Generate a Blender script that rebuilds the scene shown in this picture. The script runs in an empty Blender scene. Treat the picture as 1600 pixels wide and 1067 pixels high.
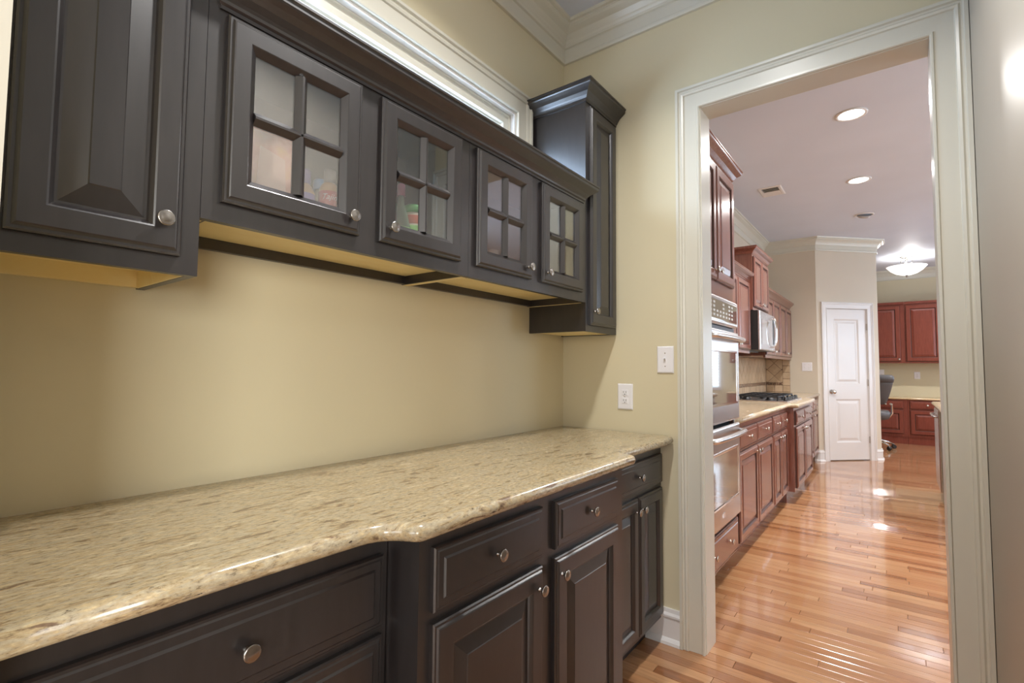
import bpy, bmesh, math, random
from mathutils import Vector, Matrix
random.seed(7)
SC = bpy.context.scene
COL = SC.collection

# ---------------------------------------------------------------- camera
YAW, PITCH, ROLL, FPX = 0.6569095, 0.0533342, 0.0083765, 777.235
CAM = Vector((1.398488, -2.26, 1.22153))
cy_, sy_ = math.cos(YAW), math.sin(YAW)
fw = Vector((-sy_*math.cos(PITCH), cy_*math.cos(PITCH), math.sin(PITCH)))
rt = Vector((cy_, sy_, 0)); up = rt.cross(fw)
r2 = rt*math.cos(ROLL) + up*math.sin(ROLL); u2 = up*math.cos(ROLL) - rt*math.sin(ROLL)
cd = bpy.data.cameras.new('camera'); cam = bpy.data.objects.new('camera', cd); COL.objects.link(cam)
cd.sensor_width = 36; cd.lens = FPX*36/1600; cd.clip_start = 0.02
cam.matrix_world = Matrix((( r2.x, u2.x, -fw.x, CAM.x), (r2.y, u2.y, -fw.y, CAM.y), (r2.z, u2.z, -fw.z, CAM.z), (0,0,0,1)))
SC.camera = cam

# ---------------------------------------------------------------- world, exposure, daylight
w = bpy.data.worlds.new('world'); SC.world = w; w.use_nodes = True
w.node_tree.nodes['Background'].inputs[0].default_value = (0.66, 0.82, 1.0, 1)
w.node_tree.nodes['Background'].inputs[1].default_value = 2.2
SC.view_settings.view_transform = 'Standard'; SC.view_settings.look = 'None'
SC.view_settings.exposure = 0.0; SC.view_settings.gamma = 1.0
SC.view_settings.use_curve_mapping = False
SC.cycles.use_denoising = True
SC.cycles.max_bounces = 10; SC.cycles.diffuse_bounces = 6; SC.cycles.glossy_bounces = 5; SC.cycles.transparent_max_bounces = 12
SC.cycles.sample_clamp_indirect = 6.0; SC.cycles.caustics_reflective = False; SC.cycles.caustics_refractive = False

def area(name, loc, target, sx, sy, power, color):
    l = bpy.data.lights.new(name, 'AREA'); l.shape = 'RECTANGLE'; l.size = sx; l.size_y = sy
    l.energy = power; l.color = color
    o = bpy.data.objects.new(name, l); COL.objects.link(o); o.location = loc
    o.rotation_euler = (Vector(target)-Vector(loc)).to_track_quat('-Z', 'Y').to_euler()
    return o
DAY = (0.80, 0.89, 1.0); WARM = (1.0, 0.86, 0.68); NEUT = (1.0, 0.975, 0.95)
area('daylight_transom', (-0.16, -1.09, 2.23), (1, -1.09, 2.18), 1.28, 0.36, 34, (0.56, 0.73, 1.0))
area('daylight_dining_window', (4.76, -4.6, 1.5), (0.0, -1.2, 1.2), 1.8, 1.7, 190, (1.0, 0.975, 0.90))
area('added_fill_dining_back', (2.4, -5.76, 1.5), (1.3, 0, 1.2), 1.9, 1.7, 45, (1.0, 0.98, 0.95))  # added fill from behind the camera, no window known there
area('daylight_kitchen_window', (4.74, 1.6, 1.65), (0, 1.6, 1.5), 1.4, 1.4, 95, (0.68, 0.82, 1.0))
area('daylight_breakfast_window', (4.74, 6.2, 1.6), (0, 6.2, 1.5), 2.5, 1.4, 95, (0.68, 0.82, 1.0))
area('daylight_nook_window', (3.52, 9.25, 1.55), (3.2, 0, 1.4), 1.2, 1.4, 26, (0.72, 0.85, 1.0))

# ---------------------------------------------------------------- materials
def mat(name, color, rough=0.5, metal=0.0, spec=0.5, coat=0.0, coat_rough=0.1, emit=None, estr=0.0):
    m = bpy.data.materials.new(name); m.use_nodes = True
    b = m.node_tree.nodes['Principled BSDF']
    b.inputs['Base Color'].default_value = (*color, 1); b.inputs['Roughness'].default_value = rough
    b.inputs['Metallic'].default_value = metal; b.inputs['Specular IOR Level'].default_value = spec
    b.inputs['Coat Weight'].default_value = coat; b.inputs['Coat Roughness'].default_value = coat_rough
    if emit: b.inputs['Emission Color'].default_value = (*emit, 1); b.inputs['Emission Strength'].default_value = estr
    return m
def nodes(m): return m.node_tree.nodes, m.node_tree.links, m.node_tree.nodes['Principled BSDF']
def noise(m, scale=(1,1,1), nscale=5, detail=4, rough=.5, coord='Object', dist=0.0):
    N, L, b = nodes(m)
    tc = N.new('ShaderNodeTexCoord'); mp = N.new('ShaderNodeMapping'); mp.inputs['Scale'].default_value = scale
    nz = N.new('ShaderNodeTexNoise'); nz.inputs['Scale'].default_value = nscale; nz.inputs['Detail'].default_value = detail
    nz.inputs['Roughness'].default_value = rough; nz.inputs['Distortion'].default_value = dist
    L.new(tc.outputs[coord], mp.inputs[0]); L.new(mp.outputs[0], nz.inputs['Vector'])
    return nz, mp
def ramp(m, src, stops):
    N, L, b = nodes(m); r = N.new('ShaderNodeValToRGB'); e = r.color_ramp.elements
    while len(e) < len(stops): e.new(0.5)
    for k, (p, c) in enumerate(stops): e[k].position = p; e[k].color = (*c, 1) if len(c) == 3 else c
    L.new(src, r.inputs[0]); return r
def mixc(m, fac, a, b_, mode='MIX'):
    N, L, b = nodes(m); x = N.new('ShaderNodeMix'); x.data_type = 'RGBA'; x.blend_type = mode
    for s, v in ((0, fac), (6, a), (7, b_)):
        if isinstance(v, (int, float)): x.inputs[s].default_value = v
        elif isinstance(v, tuple): x.inputs[s].default_value = (*v, 1)
        else: L.new(v, x.inputs[s])
    return x.outputs[2]
def bump(m, src, strength=.1, dist=.01):
    N, L, b = nodes(m); bp = N.new('ShaderNodeBump'); bp.inputs['Strength'].default_value = strength; bp.inputs['Distance'].default_value = dist
    L.new(src, bp.inputs['Height']); L.new(bp.outputs[0], b.inputs['Normal'])

def paint(name, c, rough, spec=.5, bs=.04, nscale=180):
    m = mat(name, c, rough, 0, spec); nz, _ = noise(m, nscale=nscale, detail=2); bump(m, nz.outputs[0], bs, .002)
    n2, _ = noise(m, nscale=1.7, detail=2)
    r = ramp(m, n2.outputs[0], [(0.3, tuple(x*.97 for x in c)), (0.7, tuple(min(1, x*1.03) for x in c))])
    m.node_tree.links.new(r.outputs[0], nodes(m)[2].inputs['Base Color']); return m
WALL = paint('wall_paint_cream', (0.635, 0.570, 0.395), .55, .4)
WALL_K = paint('wall_paint_kitchen', (0.625, 0.555, 0.445), .5, .4)
WALL_G = paint('wall_paint_gloss_shaded', (0.43, 0.385, 0.315), .42, .5, .015)  # right wall's weaker light put into a darker base colour
CEIL = paint('ceiling_paint', (0.63, 0.665, 0.75), .6, .3)
CEIL_P = CEIL
TRIM = paint('trim_cream_enamel', (0.625, 0.605, 0.52), .28, .5, 0)
TRIM_W = paint('trim_white_enamel', (0.73, 0.715, 0.70), .28, .5, 0)
DARK = mat('espresso_paint', (0.036, 0.029, 0.029), .32, 0, .95)
nz, _ = noise(DARK, (1, 1, .15), 60, 3); r = ramp(DARK, nz.outputs[0], [(0.3, (0.0155, 0.0125, 0.0125)), (0.7, (0.022, 0.018, 0.018))])
DARK.node_tree.links.new(r.outputs[0], nodes(DARK)[2].inputs['Base Color']); bump(DARK, nz.outputs[0], .02, .001)

def wood(name, c1, c2, rough, sc=(8, 8, .7), coat=0.0, bs=.02):
    m = mat(name, c1, rough, 0, .5, coat); nz, _ = noise(m, sc, 9, 6, .6, dist=.6)
    r = ramp(m, nz.outputs[0], [(0.28, c1), (0.72, c2)])
    m.node_tree.links.new(r.outputs[0], nodes(m)[2].inputs['Base Color']); bump(m, nz.outputs[0], bs, .001); return m
CHERRY = wood('cherry_stain', (0.155, 0.052, 0.036), (0.245, 0.096, 0.066), .25, coat=.4)
CHERRY_F = wood('cherry_stain_red', (0.165, 0.034, 0.021), (0.24, 0.058, 0.035), .32)
CHERRY_D = mat('cherry_glaze_dark', (0.06, 0.02, 0.013), .4)  # dark glaze finish for door and drawer grooves
MAPLE = wood('maple_veneer', (0.86, 0.70, 0.34), (0.90, 0.77, 0.44), .42, (3, 1, 3))
NICKEL = mat('brushed_nickel', (0.62, 0.58, 0.53), .25, 1.0)
NICKEL_D = mat('antique_nickel', (0.36, 0.335, 0.31), .25, 1.0)
STEEL = mat('stainless_steel', (0.66, 0.63, 0.62), .27, 1.0)
nz, _ = noise(STEEL, (1, 1, 120), 6, 3); bump(STEEL, nz.outputs[0], .03, .001)
CHROME = mat('polished_chrome', (0.78, 0.77, 0.77), .1, 1.0)
BLACK = mat('black_plastic', (0.015, 0.015, 0.016), .35)
IRON = mat('black_cast_iron', (0.02, 0.02, 0.022), .5)
BTN = mat('key_grey', (0.55, 0.55, 0.52), .5)
OVEN_GLASS = mat('oven_glass', (0.16, 0.13, 0.11), .06, 0, 1.0, coat=1.0, coat_rough=.03)
PLASTIC = mat('white_plastic', (0.80, 0.79, 0.81), .35)
SLOT = mat('dark_slot', (0.03, 0.03, 0.03), .6)
LEATHER = mat('grey_leather', (0.105, 0.10, 0.103), .42)
nz, _ = noise(LEATHER, nscale=120, detail=3); bump(LEATHER, nz.outputs[0], .15, .002)
LENS = mat('lamp_lens', (1, 1, 1), .4, emit=(1, 0.99, 0.98), estr=6.0)
BOWL = mat('frosted_bowl', (0.9, 0.9, 0.88), .4, emit=(1, 0.98, 0.95), estr=1.3)
FLASHING = mat('toe_kick_dark', (0.02, 0.015, 0.014), .6)  # near-black toe kick boards
BLIND = mat('blind_white', (0.85, 0.86, 0.88), .5)

def glass(name, refl, tint):
    m = bpy.data.materials.new(name); m.use_nodes = True; N, L = m.node_tree.nodes, m.node_tree.links
    N.clear(); o = N.new('ShaderNodeOutputMaterial'); t = N.new('ShaderNodeBsdfTransparent'); g = N.new('ShaderNodeBsdfGlossy')
    mx = N.new('ShaderNodeMixShader'); t.inputs[0].default_value = (*tint, 1); g.inputs['Roughness'].default_value = .015
    g.inputs['Color'].default_value = (.95, .95, .95, 1)
    mx.inputs[0].default_value = refl; L.new(t.outputs[0], mx.inputs[1]); L.new(g.outputs[0], mx.inputs[2]); L.new(mx.outputs[0], o.inputs[0]); return m
GLASS = glass('cabinet_glass', .22, (.95, .95, .95))
WGLASS = glass('window_glass', .08, (.97, .98, .98))
CRYSTAL = glass('clear_crystal', .28, (.93, .93, .95))

def granite(name, along, base, mid, dark, gold):
    m = mat(name, base, .18, 0, .55, coat=.25, coat_rough=.14); N, L, b = nodes(m)
    st = (7, 1.7, 7) if along == 'y' else (1.7, 7, 7)
    a, _ = noise(m, st, 6, 8, .62, dist=.7)
    r1 = ramp(m, a.outputs[0], [(0.36, mid), (0.43, gold), (0.50, base), (0.57, gold), (0.68, tuple(min(1, c*1.35) for c in base))])
    f, _ = noise(m, (1, .4, 1) if along == 'y' else (.4, 1, 1), 150, 4, .75)
    r2 = ramp(m, f.outputs[0], [(0.34, tuple(x*1.6 for x in dark)), (0.44, (0.42, 0.41, 0.40)), (0.55, (0.52, 0.52, 0.52)), (0.68, (0.78, 0.76, 0.72))])
    c = mixc(m, .6, r1.outputs[0], r2.outputs[0], 'OVERLAY')
    v, _ = noise(m, (3, .9, 3) if along == 'y' else (.9, 3, 3), 26, 5, .7, dist=.4)
    r3 = ramp(m, v.outputs[0], [(0.30, (1, 1, 1)), (0.37, (0, 0, 0))])
    c2 = mixc(m, r3.outputs[0], c, dark)
    L.new(c2, b.inputs['Base Color']); return m
GRANITE = granite('granite_beige', 'y', (0.41, 0.355, 0.25), (0.17, 0.112, 0.072), (0.055, 0.040, 0.032), (0.42, 0.325, 0.185))
GRANITE_K = granite('granite_cream', 'y', (0.53, 0.43, 0.31), (0.42, 0.32, 0.20), (0.22, 0.15, 0.10), (0.53, 0.42, 0.27))
GRANITE_F = granite('granite_light', 'x', (0.60, 0.46, 0.28), (0.5, 0.37, 0.2), (0.25, 0.17, 0.10), (0.62, 0.46, 0.26))

FLOOR = mat('oak_plank', (0.45, 0.2, 0.08), .16, 0, .5, coat=.6, coat_rough=.05)
N, L, b = nodes(FLOOR)
oi = N.new('ShaderNodeObjectInfo'); ge = N.new('ShaderNodeNewGeometry')
ad = N.new('ShaderNodeMath'); ad.operation = 'ADD'; L.new(oi.outputs['Random'], ad.inputs[0]); L.new(ge.outputs['Random Per Island'], ad.inputs[1])
fr = N.new('ShaderNodeMath'); fr.operation = 'FRACT'; L.new(ad.outputs[0], fr.inputs[0])
rp = ramp(FLOOR, fr.outputs[0], [(0.0, (0.25, 0.100, 0.040)), (0.25, (0.38, 0.175, 0.078)), (0.55, (0.43, 0.213, 0.098)), (0.8, (0.48, 0.257, 0.126)), (1.0, (0.34, 0.148, 0.062))])
nz, mp = noise(FLOOR, (1.6, 26, 4), 3.2, 6, .6, dist=.5)
sc_ = N.new('ShaderNodeVectorMath'); sc_.operation = 'SCALE'; sc_.inputs[0].default_value = (9, 5, 3); L.new(fr.outputs[0], sc_.inputs['Scale']); L.new(sc_.outputs[0], mp.inputs['Location'])
rg = ramp(FLOOR, nz.outputs[0], [(0.3, (0.33, 0.33, 0.33)), (0.7, (0.62, 0.62, 0.62))])
L.new(mixc(FLOOR, .55, rp.outputs[0], rg.outputs[0], 'OVERLAY'), b.inputs['Base Color'])
nw, _ = noise(FLOOR, (6, 16, 1), 1.3, 2, coord='Generated'); bump(FLOOR, nz.outputs[0], .025, .002)
SUBFLOOR = mat('floor_joint', (0.10, 0.045, 0.02), .7)

def tilemat(name, c1, c2):
    m = mat(name, c1, .3, 0, .5); N, L, b = nodes(m); oi = N.new('ShaderNodeObjectInfo')
    r = ramp(m, oi.outputs['Random'], [(0, c1), (1, c2)]); nz, _ = noise(m, nscale=25, detail=4)
    rr = ramp(m, nz.outputs[0], [(0.3, (0.42, 0.42, 0.42)), (0.7, (0.58, 0.58, 0.58))])
    L.new(mixc(m, .6, r.outputs[0], rr.outputs[0], 'OVERLAY'), b.inputs['Base Color']); return m
TILE = tilemat('travertine_tile', (0.47, 0.34, 0.215), (0.60, 0.45, 0.30))
GROUT = mat('grout', (0.17, 0.11, 0.07), .8)
MOSAIC = mat('mosaic_border', (0.2, 0.12, 0.08), .3)
vz = MOSAIC.node_tree.nodes.new('ShaderNodeTexVoronoi'); vz.inputs['Scale'].default_value = 90
tcn = MOSAIC.node_tree.nodes.new('ShaderNodeTexCoord'); MOSAIC.node_tree.links.new(tcn.outputs['Object'], vz.inputs['Vector'])
rm = ramp(MOSAIC, vz.outputs['Color'], [(0.2, (0.06, 0.035, 0.025)), (0.5, (0.22, 0.12, 0.07)), (0.8, (0.42, 0.30, 0.2))]); MOSAIC.node_tree.links.new(rm.outputs[0], nodes(MOSAIC)[2].inputs['Base Color'])

# ---------------------------------------------------------------- mesh helpers
class MB:
    def __init__(s): s.v = []; s.f = []; s.sm = []
    def face(s, idx, smooth=False): s.f.append(idx); s.sm.append(smooth)
    def box(s, x0, x1, y0, y1, z0, z1):
        n = len(s.v)
        s.v += [(x0,y0,z0),(x1,y0,z0),(x1,y1,z0),(x0,y1,z0),(x0,y0,z1),(x1,y0,z1),(x1,y1,z1),(x0,y1,z1)]
        for q in ((0,3,2,1),(4,5,6,7),(0,1,5,4),(1,2,6,5),(2,3,7,6),(3,0,4,7)): s.face([n+i for i in q])
        return s
    def loops(s, loops, cap0=True, cap1=True, closed=False, smooth=False):
        base = []
        for lp in loops: base.append(len(s.v)); s.v += [tuple(p) for p in lp]
        k = len(loops[0])
        pairs = list(zip(range(len(loops)-1), range(1, len(loops))))
        if closed: pairs.append((len(loops)-1, 0))
        for a, b_ in pairs:
            for i in range(k):
                j = (i+1) % k; s.face([base[a]+i, base[a]+j, base[b_]+j, base[b_]+i], smooth)
        if not closed:
            if cap0: s.face([base[0]+i for i in range(k)][::-1])
            if cap1: s.face([base[-1]+i for i in range(k)])
        return s
    def rings(s, F, u0, u1, v0, v1, prof, closed=False):
        lps = []
        for ins, d in prof:
            lps.append([F(u0+ins, v0+ins, d), F(u1-ins, v0+ins, d), F(u1-ins, v1-ins, d), F(u0+ins, v1-ins, d)])
        return s.loops(lps, closed=closed)
    def fbox(s, F, u0, u1, v0, v1, d0, d1):
        return s.rings(F, u0, u1, v0, v1, [(0, d0), (0, d1)])
    def lathe(s, o, axis, prof, n=20, smooth=True):
        o = Vector(o); a = Vector(axis).normalized(); t = a.orthogonal().normalized(); b_ = a.cross(t)
        return s.loops([[o + a*h + (t*math.cos(2*math.pi*i/n) + b_*math.sin(2*math.pi*i/n))*max(r_, 1e-5) for i in range(n)] for r_, h in prof], smooth=smooth)
    def tube(s, pts, r, n=10):
        pts = [Vector(p) for p in pts]; lps = []; prev = None
        for i, p in enumerate(pts):
            t = ((pts[min(i+1, len(pts)-1)] - pts[max(i-1, 0)])).normalized()
            if prev is None: a = t.orthogonal().normalized()
            else: a = (prev - t*prev.dot(t)).normalized()
            prev = a; b_ = t.cross(a); rr = r[i] if isinstance(r, (list, tuple)) else r
            lps.append([p + (a*math.cos(2*math.pi*k/n) + b_*math.sin(2*math.pi*k/n))*rr for k in range(n)])
        return s.loops(lps, smooth=True)
    def sweep(s, path, normal, prof, smooth=False):
        """profile points (a, b): a along the in-plane perpendicular (to the right of travel x normal), b along normal; mitred."""
        path = [Vector(p) for p in path]; nn = Vector(normal).normalized(); lps = []
        dirs = [(path[i+1]-path[i]).normalized() for i in range(len(path)-1)]
        for i, p in enumerate(path):
            if i == 0: m = dirs[0].cross(nn)
            elif i == len(path)-1: m = dirs[-1].cross(nn)
            else:
                n1, n2 = dirs[i-1].cross(nn), dirs[i].cross(nn); m = (n1+n2); m = m / max(1e-6, m.dot(n1))
            lps.append([p + m*a + nn*b_ for a, b_ in prof])
        return s.loops(lps, smooth=smooth)
ORG = {}
def org(o): return ORG.get(o.name, Vector((0, 0, 0))) if o else Vector((0, 0, 0))
def build(name, mb, material, parent=None, bevel=0.0, seg=2, smooth=None):
    o_ = org(parent)
    me = bpy.data.meshes.new(name); me.from_pydata([(Vector(p)-o_)[:] for p in mb.v], [], mb.f)
    if any(mb.sm): me.polygons.foreach_set('use_smooth', mb.sm)
    bm = bmesh.new(); bm.from_mesh(me); bmesh.ops.recalc_face_normals(bm, faces=bm.faces)
    if bevel: bmesh.ops.bevel(bm, geom=bm.edges[:], offset=bevel, segments=seg, affect='EDGES', profile=.6)
    bm.to_mesh(me); bm.free(); me.update()
    me.materials.append(material)
    o = bpy.data.objects.new(name, me); COL.objects.link(o)
    if parent: o.parent = parent; ORG[o.name] = o_
    return o
def tag(o, label, cat=None, group=None, kind=None):
    o['label'] = label
    if cat: o['category'] = cat
    if group: o['group'] = group
    if kind: o['kind'] = kind
    return o
def root(name, loc, label, cat, group=None, kind=None):
    o = bpy.data.objects.new(name, None); o.empty_display_size = .1; COL.objects.link(o); o.location = loc
    ORG[o.name] = Vector(loc); return tag(o, label, cat, group, kind)
def struct(name, mb, material, label, cat='wall'): return tag(build(name, mb, material), label, cat, kind='structure')
def frame(o, u, n):
    o, u, n, z = Vector(o), Vector(u).normalized(), Vector(n).normalized(), Vector((0, 0, 1))
    return lambda a, b_, d: o + u*a + z*b_ + n*d
def fx(x): return frame((x, 0, 0), (0, 1, 0), (1, 0, 0))        # faces +x : (u, v) = (y, z)
def fy(y): return frame((0, y, 0), (1, 0, 0), (0, -1, 0))       # faces -y : (u, v) = (x, z)

def shared(name, mb, material):
    me = bpy.data.meshes.new(name); me.from_pydata([tuple(p) for p in mb.v], [], mb.f)
    if any(mb.sm): me.polygons.foreach_set('use_smooth', mb.sm)
    bm = bmesh.new(); bm.from_mesh(me); bmesh.ops.recalc_face_normals(bm, faces=bm.faces); bm.to_mesh(me); bm.free()
    me.materials.append(material); return me
def knobmesh(k, material):
    return shared('knob', MB().lathe((0, 0, 0), (1, 0, 0), [(.0075*k, 0), (.0075*k, .002*k), (.0048*k, .005*k), (.0045*k, .012*k), (.008*k, .0165*k), (.0150*k, .0175*k), (.0168*k, .0195*k), (.0168*k, .0225*k), (.0150*k, .0245*k), (.0135*k, .0242*k), (.009*k, .0262*k), (.0, .0268*k)], 20), material)
KNOB = knobmesh(.88, NICKEL_D); KNOB_K = knobmesh(.95, NICKEL)
def knob(parent, F, u, v, d, mesh=None):
    p = F(u, v, d); n = (F(u, v, d+1)-p)
    o = bpy.data.objects.new('knob', mesh or KNOB); COL.objects.link(o); o.parent = parent
    o.location = p - org(parent); o.rotation_euler = (0, 0, math.atan2(n.y, n.x)); return o

EDGE = [(0, 0), (0, .011), (.003, .0145), (.0075, .0145), (.0105, .0185), (.013, .0200)]
def glaze(o, pairs):
    o.data.materials.append(CHERRY_D)
    for i in pairs:
        for k in range(4): o.data.polygons[4*i+k].material_index = 1
def door(parent, F, u0, u1, v0, v1, material, fwid=.052, bev=.032, kn=None, kmesh=None, name='door'):
    mb = MB().rings(F, u0, u1, v0, v1, EDGE + [(fwid, .020), (fwid+.003, .0185), (fwid+.008, .0125), (fwid+.0105, .0085), (fwid+.0105, 0)], closed=True)
    d = build(name, mb, material, parent); a = fwid+.0105
    if material is not DARK: glaze(d, (0, 2, 7, 8))
    bev = min(bev, (min(u1-u0, v1-v0)/2 - a)*.6)
    build('panel', MB().rings(F, u0, u1, v0, v1, [(a-.004, .001), (a-.004, .0082), (a+.004, .0082), (a+.004+bev, .0165), (a+.006+bev, .0182)]), material, d)
    if material is not DARK: glaze(d.children[0], (1, 3))
    if kn: knob(d, F, kn[0], kn[1], .0195, kmesh)
    return d
def drawer(parent, F, u0, u1, v0, v1, material, kn=True, kmesh=None, knobs=None):
    mb = MB().rings(F, u0, u1, v0, v1, [(0, 0), (0, .011), (.003, .0145), (.0075, .0145), (.0105, .0165), (.024, .0165), (.028, .0200), (.0285, .0200)])
    d = build('drawer', mb, material, parent)
    if material is not DARK: glaze(d, (0, 2))
    for a in (knobs or ([(u0+u1)/2] if kn else [])): knob(d, F, a, (v0+v1)/2, .0195, kmesh)
    return d
def glass_door(parent, F, u0, u1, v0, v1, material, kn, fwid=.044):
    mb = MB().rings(F, u0, u1, v0, v1, EDGE + [(fwid, .020), (fwid+.002, .0190), (fwid+.015, .0065), (fwid+.0155, .0055), (fwid+.0155, 0)], closed=True)
    d = build('door', mb, material, parent); a = fwid+.014
    uc, vc = (u0+u1)/2, (v0+v1)/2; hw = .0150
    def bar(vertical):
        pr = [(-hw, .0015), (-hw, .0060), (-.0025, .0182), (.0025, .0182), (hw, .0060), (hw, .0015)]
        if vertical: return MB().loops([[F(uc+q, v, d_) for q, d_ in pr] for v in (v0+a, v1-a)])
        return MB().loops([[F(u, vc+q, d_*1.0) for q, d_ in pr] for u in (u0+a, u1-a)])
    build('muntin', bar(True), material, d); build('muntin', bar(False), material, d)
    for ua, ub in ((u0+a, uc-hw), (uc+hw, u1-a)):
        for va, vb in ((v0+a, vc-hw), (vc+hw, v1-a)):
            build('pane', MB().fbox(F, ua-.002, ub+.002, va-.002, vb+.002, .0025, .0050), GLASS, d)
    knob(d, F, kn[0], kn[1], .0195); return d

CROWN_CAB = [(0, 0), (.005, 0), (.005, .008), (.010, .012), (.012, .018), (.016, .024), (.026, .036), (.040, .046), (.050, .054), (.053, .058), (.053, .068), (.057, .070), (.057, .076), (0, .076)]
def cab_crown(parent, path, z, material, k=1.0, name='crown'):
    # path runs so that 'outward' is to the right of travel seen from above
    mb = MB().sweep([(p[0], p[1], z) for p in path], (0, 0, 1), [(a*k, b_*k) for a, b_ in CROWN_CAB])
    return build(name, mb, material, parent)

# ================================================================= STRUCTURE
CZ = 3.05
RWX = 1.628                      # right pantry wall
KX = -0.09                       # kitchen left wall
YE = 5.65                        # kitchen end wall
# --- floor with individual boards
fl = struct('floor', MB().box(-2.2, 4.8, -5.8, 9.4, -.08, -.008), SUBFLOOR, 'glossy honey oak strip floor running through the doorway', 'floor')
PW = .057
meshes = []
for k in range(7):
    ln = .42 + .13*k
    mb = MB(); g = .0006; x0, x1, y0, y1 = -ln/2+g, ln/2-g, -PW/2+g, PW/2-g; c = .0012
    mb.loops([[(x0,y0,-.008),(x1,y0,-.008),(x1,y1,-.008),(x0,y1,-.008)], [(x0,y0,-c),(x1,y0,-c),(x1,y1,-c),(x0,y1,-c)], [(x0+c,y0+c,0),(x1-c,y0+c,0),(x1-c,y1-c,0),(x0+c,y1-c,0)]])
    meshes.append((ln, shared('plank', mb, FLOOR)))
rest = MB()
def rest_board(x0, x1, y):
    g = .0006; c = .0012; a0, a1, y0, y1 = x0+g, x1-g, y-PW/2+g, y+PW/2-g
    t = random.uniform(-.00008, .00008)
    rest.loops([[(a0,y0,-.008),(a1,y0,-.008),(a1,y1,-.008),(a0,y1,-.008)], [(a0,y0,-c),(a1,y0,-c),(a1,y1,-c),(a0,y1,-c)], [(a0+c,y0+c,t),(a1-c,y0+c,t),(a1-c,y1-c,-t),(a0+c,y1-c,-t)]], cap0=False)
nplank = 0
row = 0; y = -5.7
while y < 9.3:
    x = -2.15 - random.random()*.6
    while x < 4.7:
        k = random.randrange(7); ln, me = meshes[k]; xc = x+ln/2
        seen = -.62 < y < 3.0 and x+ln > .42 and x < (1.62 if y < .1 else 1.78) and nplank < 296
        if seen and y < 0.12 and y > -.02 and (x+ln < .66 or x > 1.6): seen = False
        if seen:
            o = bpy.data.objects.new('plank', me); COL.objects.link(o); o.parent = fl; o.location = (xc, y, random.uniform(-.0004, .0003))
            o.rotation_euler = (random.uniform(-.003, .003), 0, 0); nplank += 1
        else: rest_board(x, x+ln, y)
        x += ln
    y += PW; row += 1
ro = build('floor_boards', rest, FLOOR, fl); ro['kind'] = 'stuff'

struct('ceiling', MB().box(-2.2, 4.8, -5.8, 9.4, CZ, CZ+.12), CEIL, 'smooth pale ceiling over the pantry and the kitchen', 'ceiling')
# --- pantry left wall with transom window opening
WY0, WY1, WZ0, WZ1 = -1.744, -.432, 2.02, 2.430
mb = MB().box(-.12, 0, -2.3, WY0, 0, CZ).box(-.12, 0, WY1, .13, 0, CZ).box(-.12, 0, WY0, WY1, 0, WZ0).box(-.12, 0, WY0, WY1, WZ1, CZ)
struct('wall_left', mb, WALL, 'pale yellow wall behind the dark cabinets and the granite counter')
# --- doorway wall y 0..0.13
DX0, DX1, DZ = .726, 1.524, 2.408
mb = MB().box(0, DX0-.018, 0, .13, 0, CZ).box(DX1+.018, 4.6, 0, .13, 0, CZ).box(DX0-.018, DX1+.018, 0, .13, DZ+.018, CZ)
struct('wall_far', mb, WALL, 'beige wall around the cased opening at the end of the counter')
struct('wall_right', MB().box(RWX, RWX+.12, -2.3, 0, 0, CZ), WALL_G, 'shade darkened wall with a soft sheen at the right edge of the photo')
mb = MB().box(-.12, .60, -2.30, -2.18, 0, CZ).box(.60, RWX, -2.30, -2.18, 2.6, CZ)
struct('wall_near', mb, WALL, 'short wall stub beside the tall cabinet at the left edge')
struct('door_3', MB().box(.60, .622, -2.315, -2.178, 0, 2.6).box(.622, RWX, -2.315, -2.178, 2.58, 2.6), TRIM, 'cream painted jamb along the left edge of the photo', 'jamb')
# dining room behind the camera
mb = MB().box(-2.2, 1.4, -5.8, -5.68, 0, CZ).box(3.4, 4.8, -5.8, -5.68, 0, CZ).box(1.4, 3.4, -5.8, -5.68, 0, .6).box(1.4, 3.4, -5.8, -5.68, 2.4, CZ).box(-2.2, -2.08, -5.68, -2.18, 0, CZ).box(-2.2, -.12, -2.30, -2.18, 0, CZ).box(RWX, 4.8, -2.30, -2.18, 0, CZ)
mb.box(4.68, 4.8, -5.68, -5.5, 0, CZ).box(4.68, 4.8, -3.7, -2.3, 0, CZ).box(4.68, 4.8, -5.5, -3.7, 0, .65).box(4.68, 4.8, -5.5, -3.7, 2.35, CZ)
struct('wall_dining', mb, WALL, 'dining room walls behind the camera')
# kitchen shell
struct('wall_kitchen_left', MB().box(KX-.12, KX, .13, YE+.12, 0, CZ), WALL_K, 'beige kitchen wall behind the cherry cabinets')
DG = frame((.557, 5.657, 0), (1, 1, 0), (1, -1, 0)); DL = .93
struct('wall_kitchen_end', MB().box(KX, .557, YE, YE+.12, 0, CZ), WALL_K, 'short beige wall at the end of the kitchen counter carrying the double switch')
P0, P1, PH = .150, .757, 2.075
mb = MB().fbox(DG, 0, P0-.012, 0, CZ, -.11, 0).fbox(DG, P1+.012, DL, 0, CZ, -.11, 0).fbox(DG, P0-.012, P1+.012, PH+.012, CZ, -.11, 0)
struct('wall_diagonal', mb, WALL_K, 'angled beige wall holding the white closet door')
CX, CY = .557+DL*.70711, 5.657+DL*.70711
struct('wall_return', MB().box(-.2, CX, CY, CY+.12, 0, CZ), WALL_K, 'narrow wall edge where the closet wall turns back to the desk nook')
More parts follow.
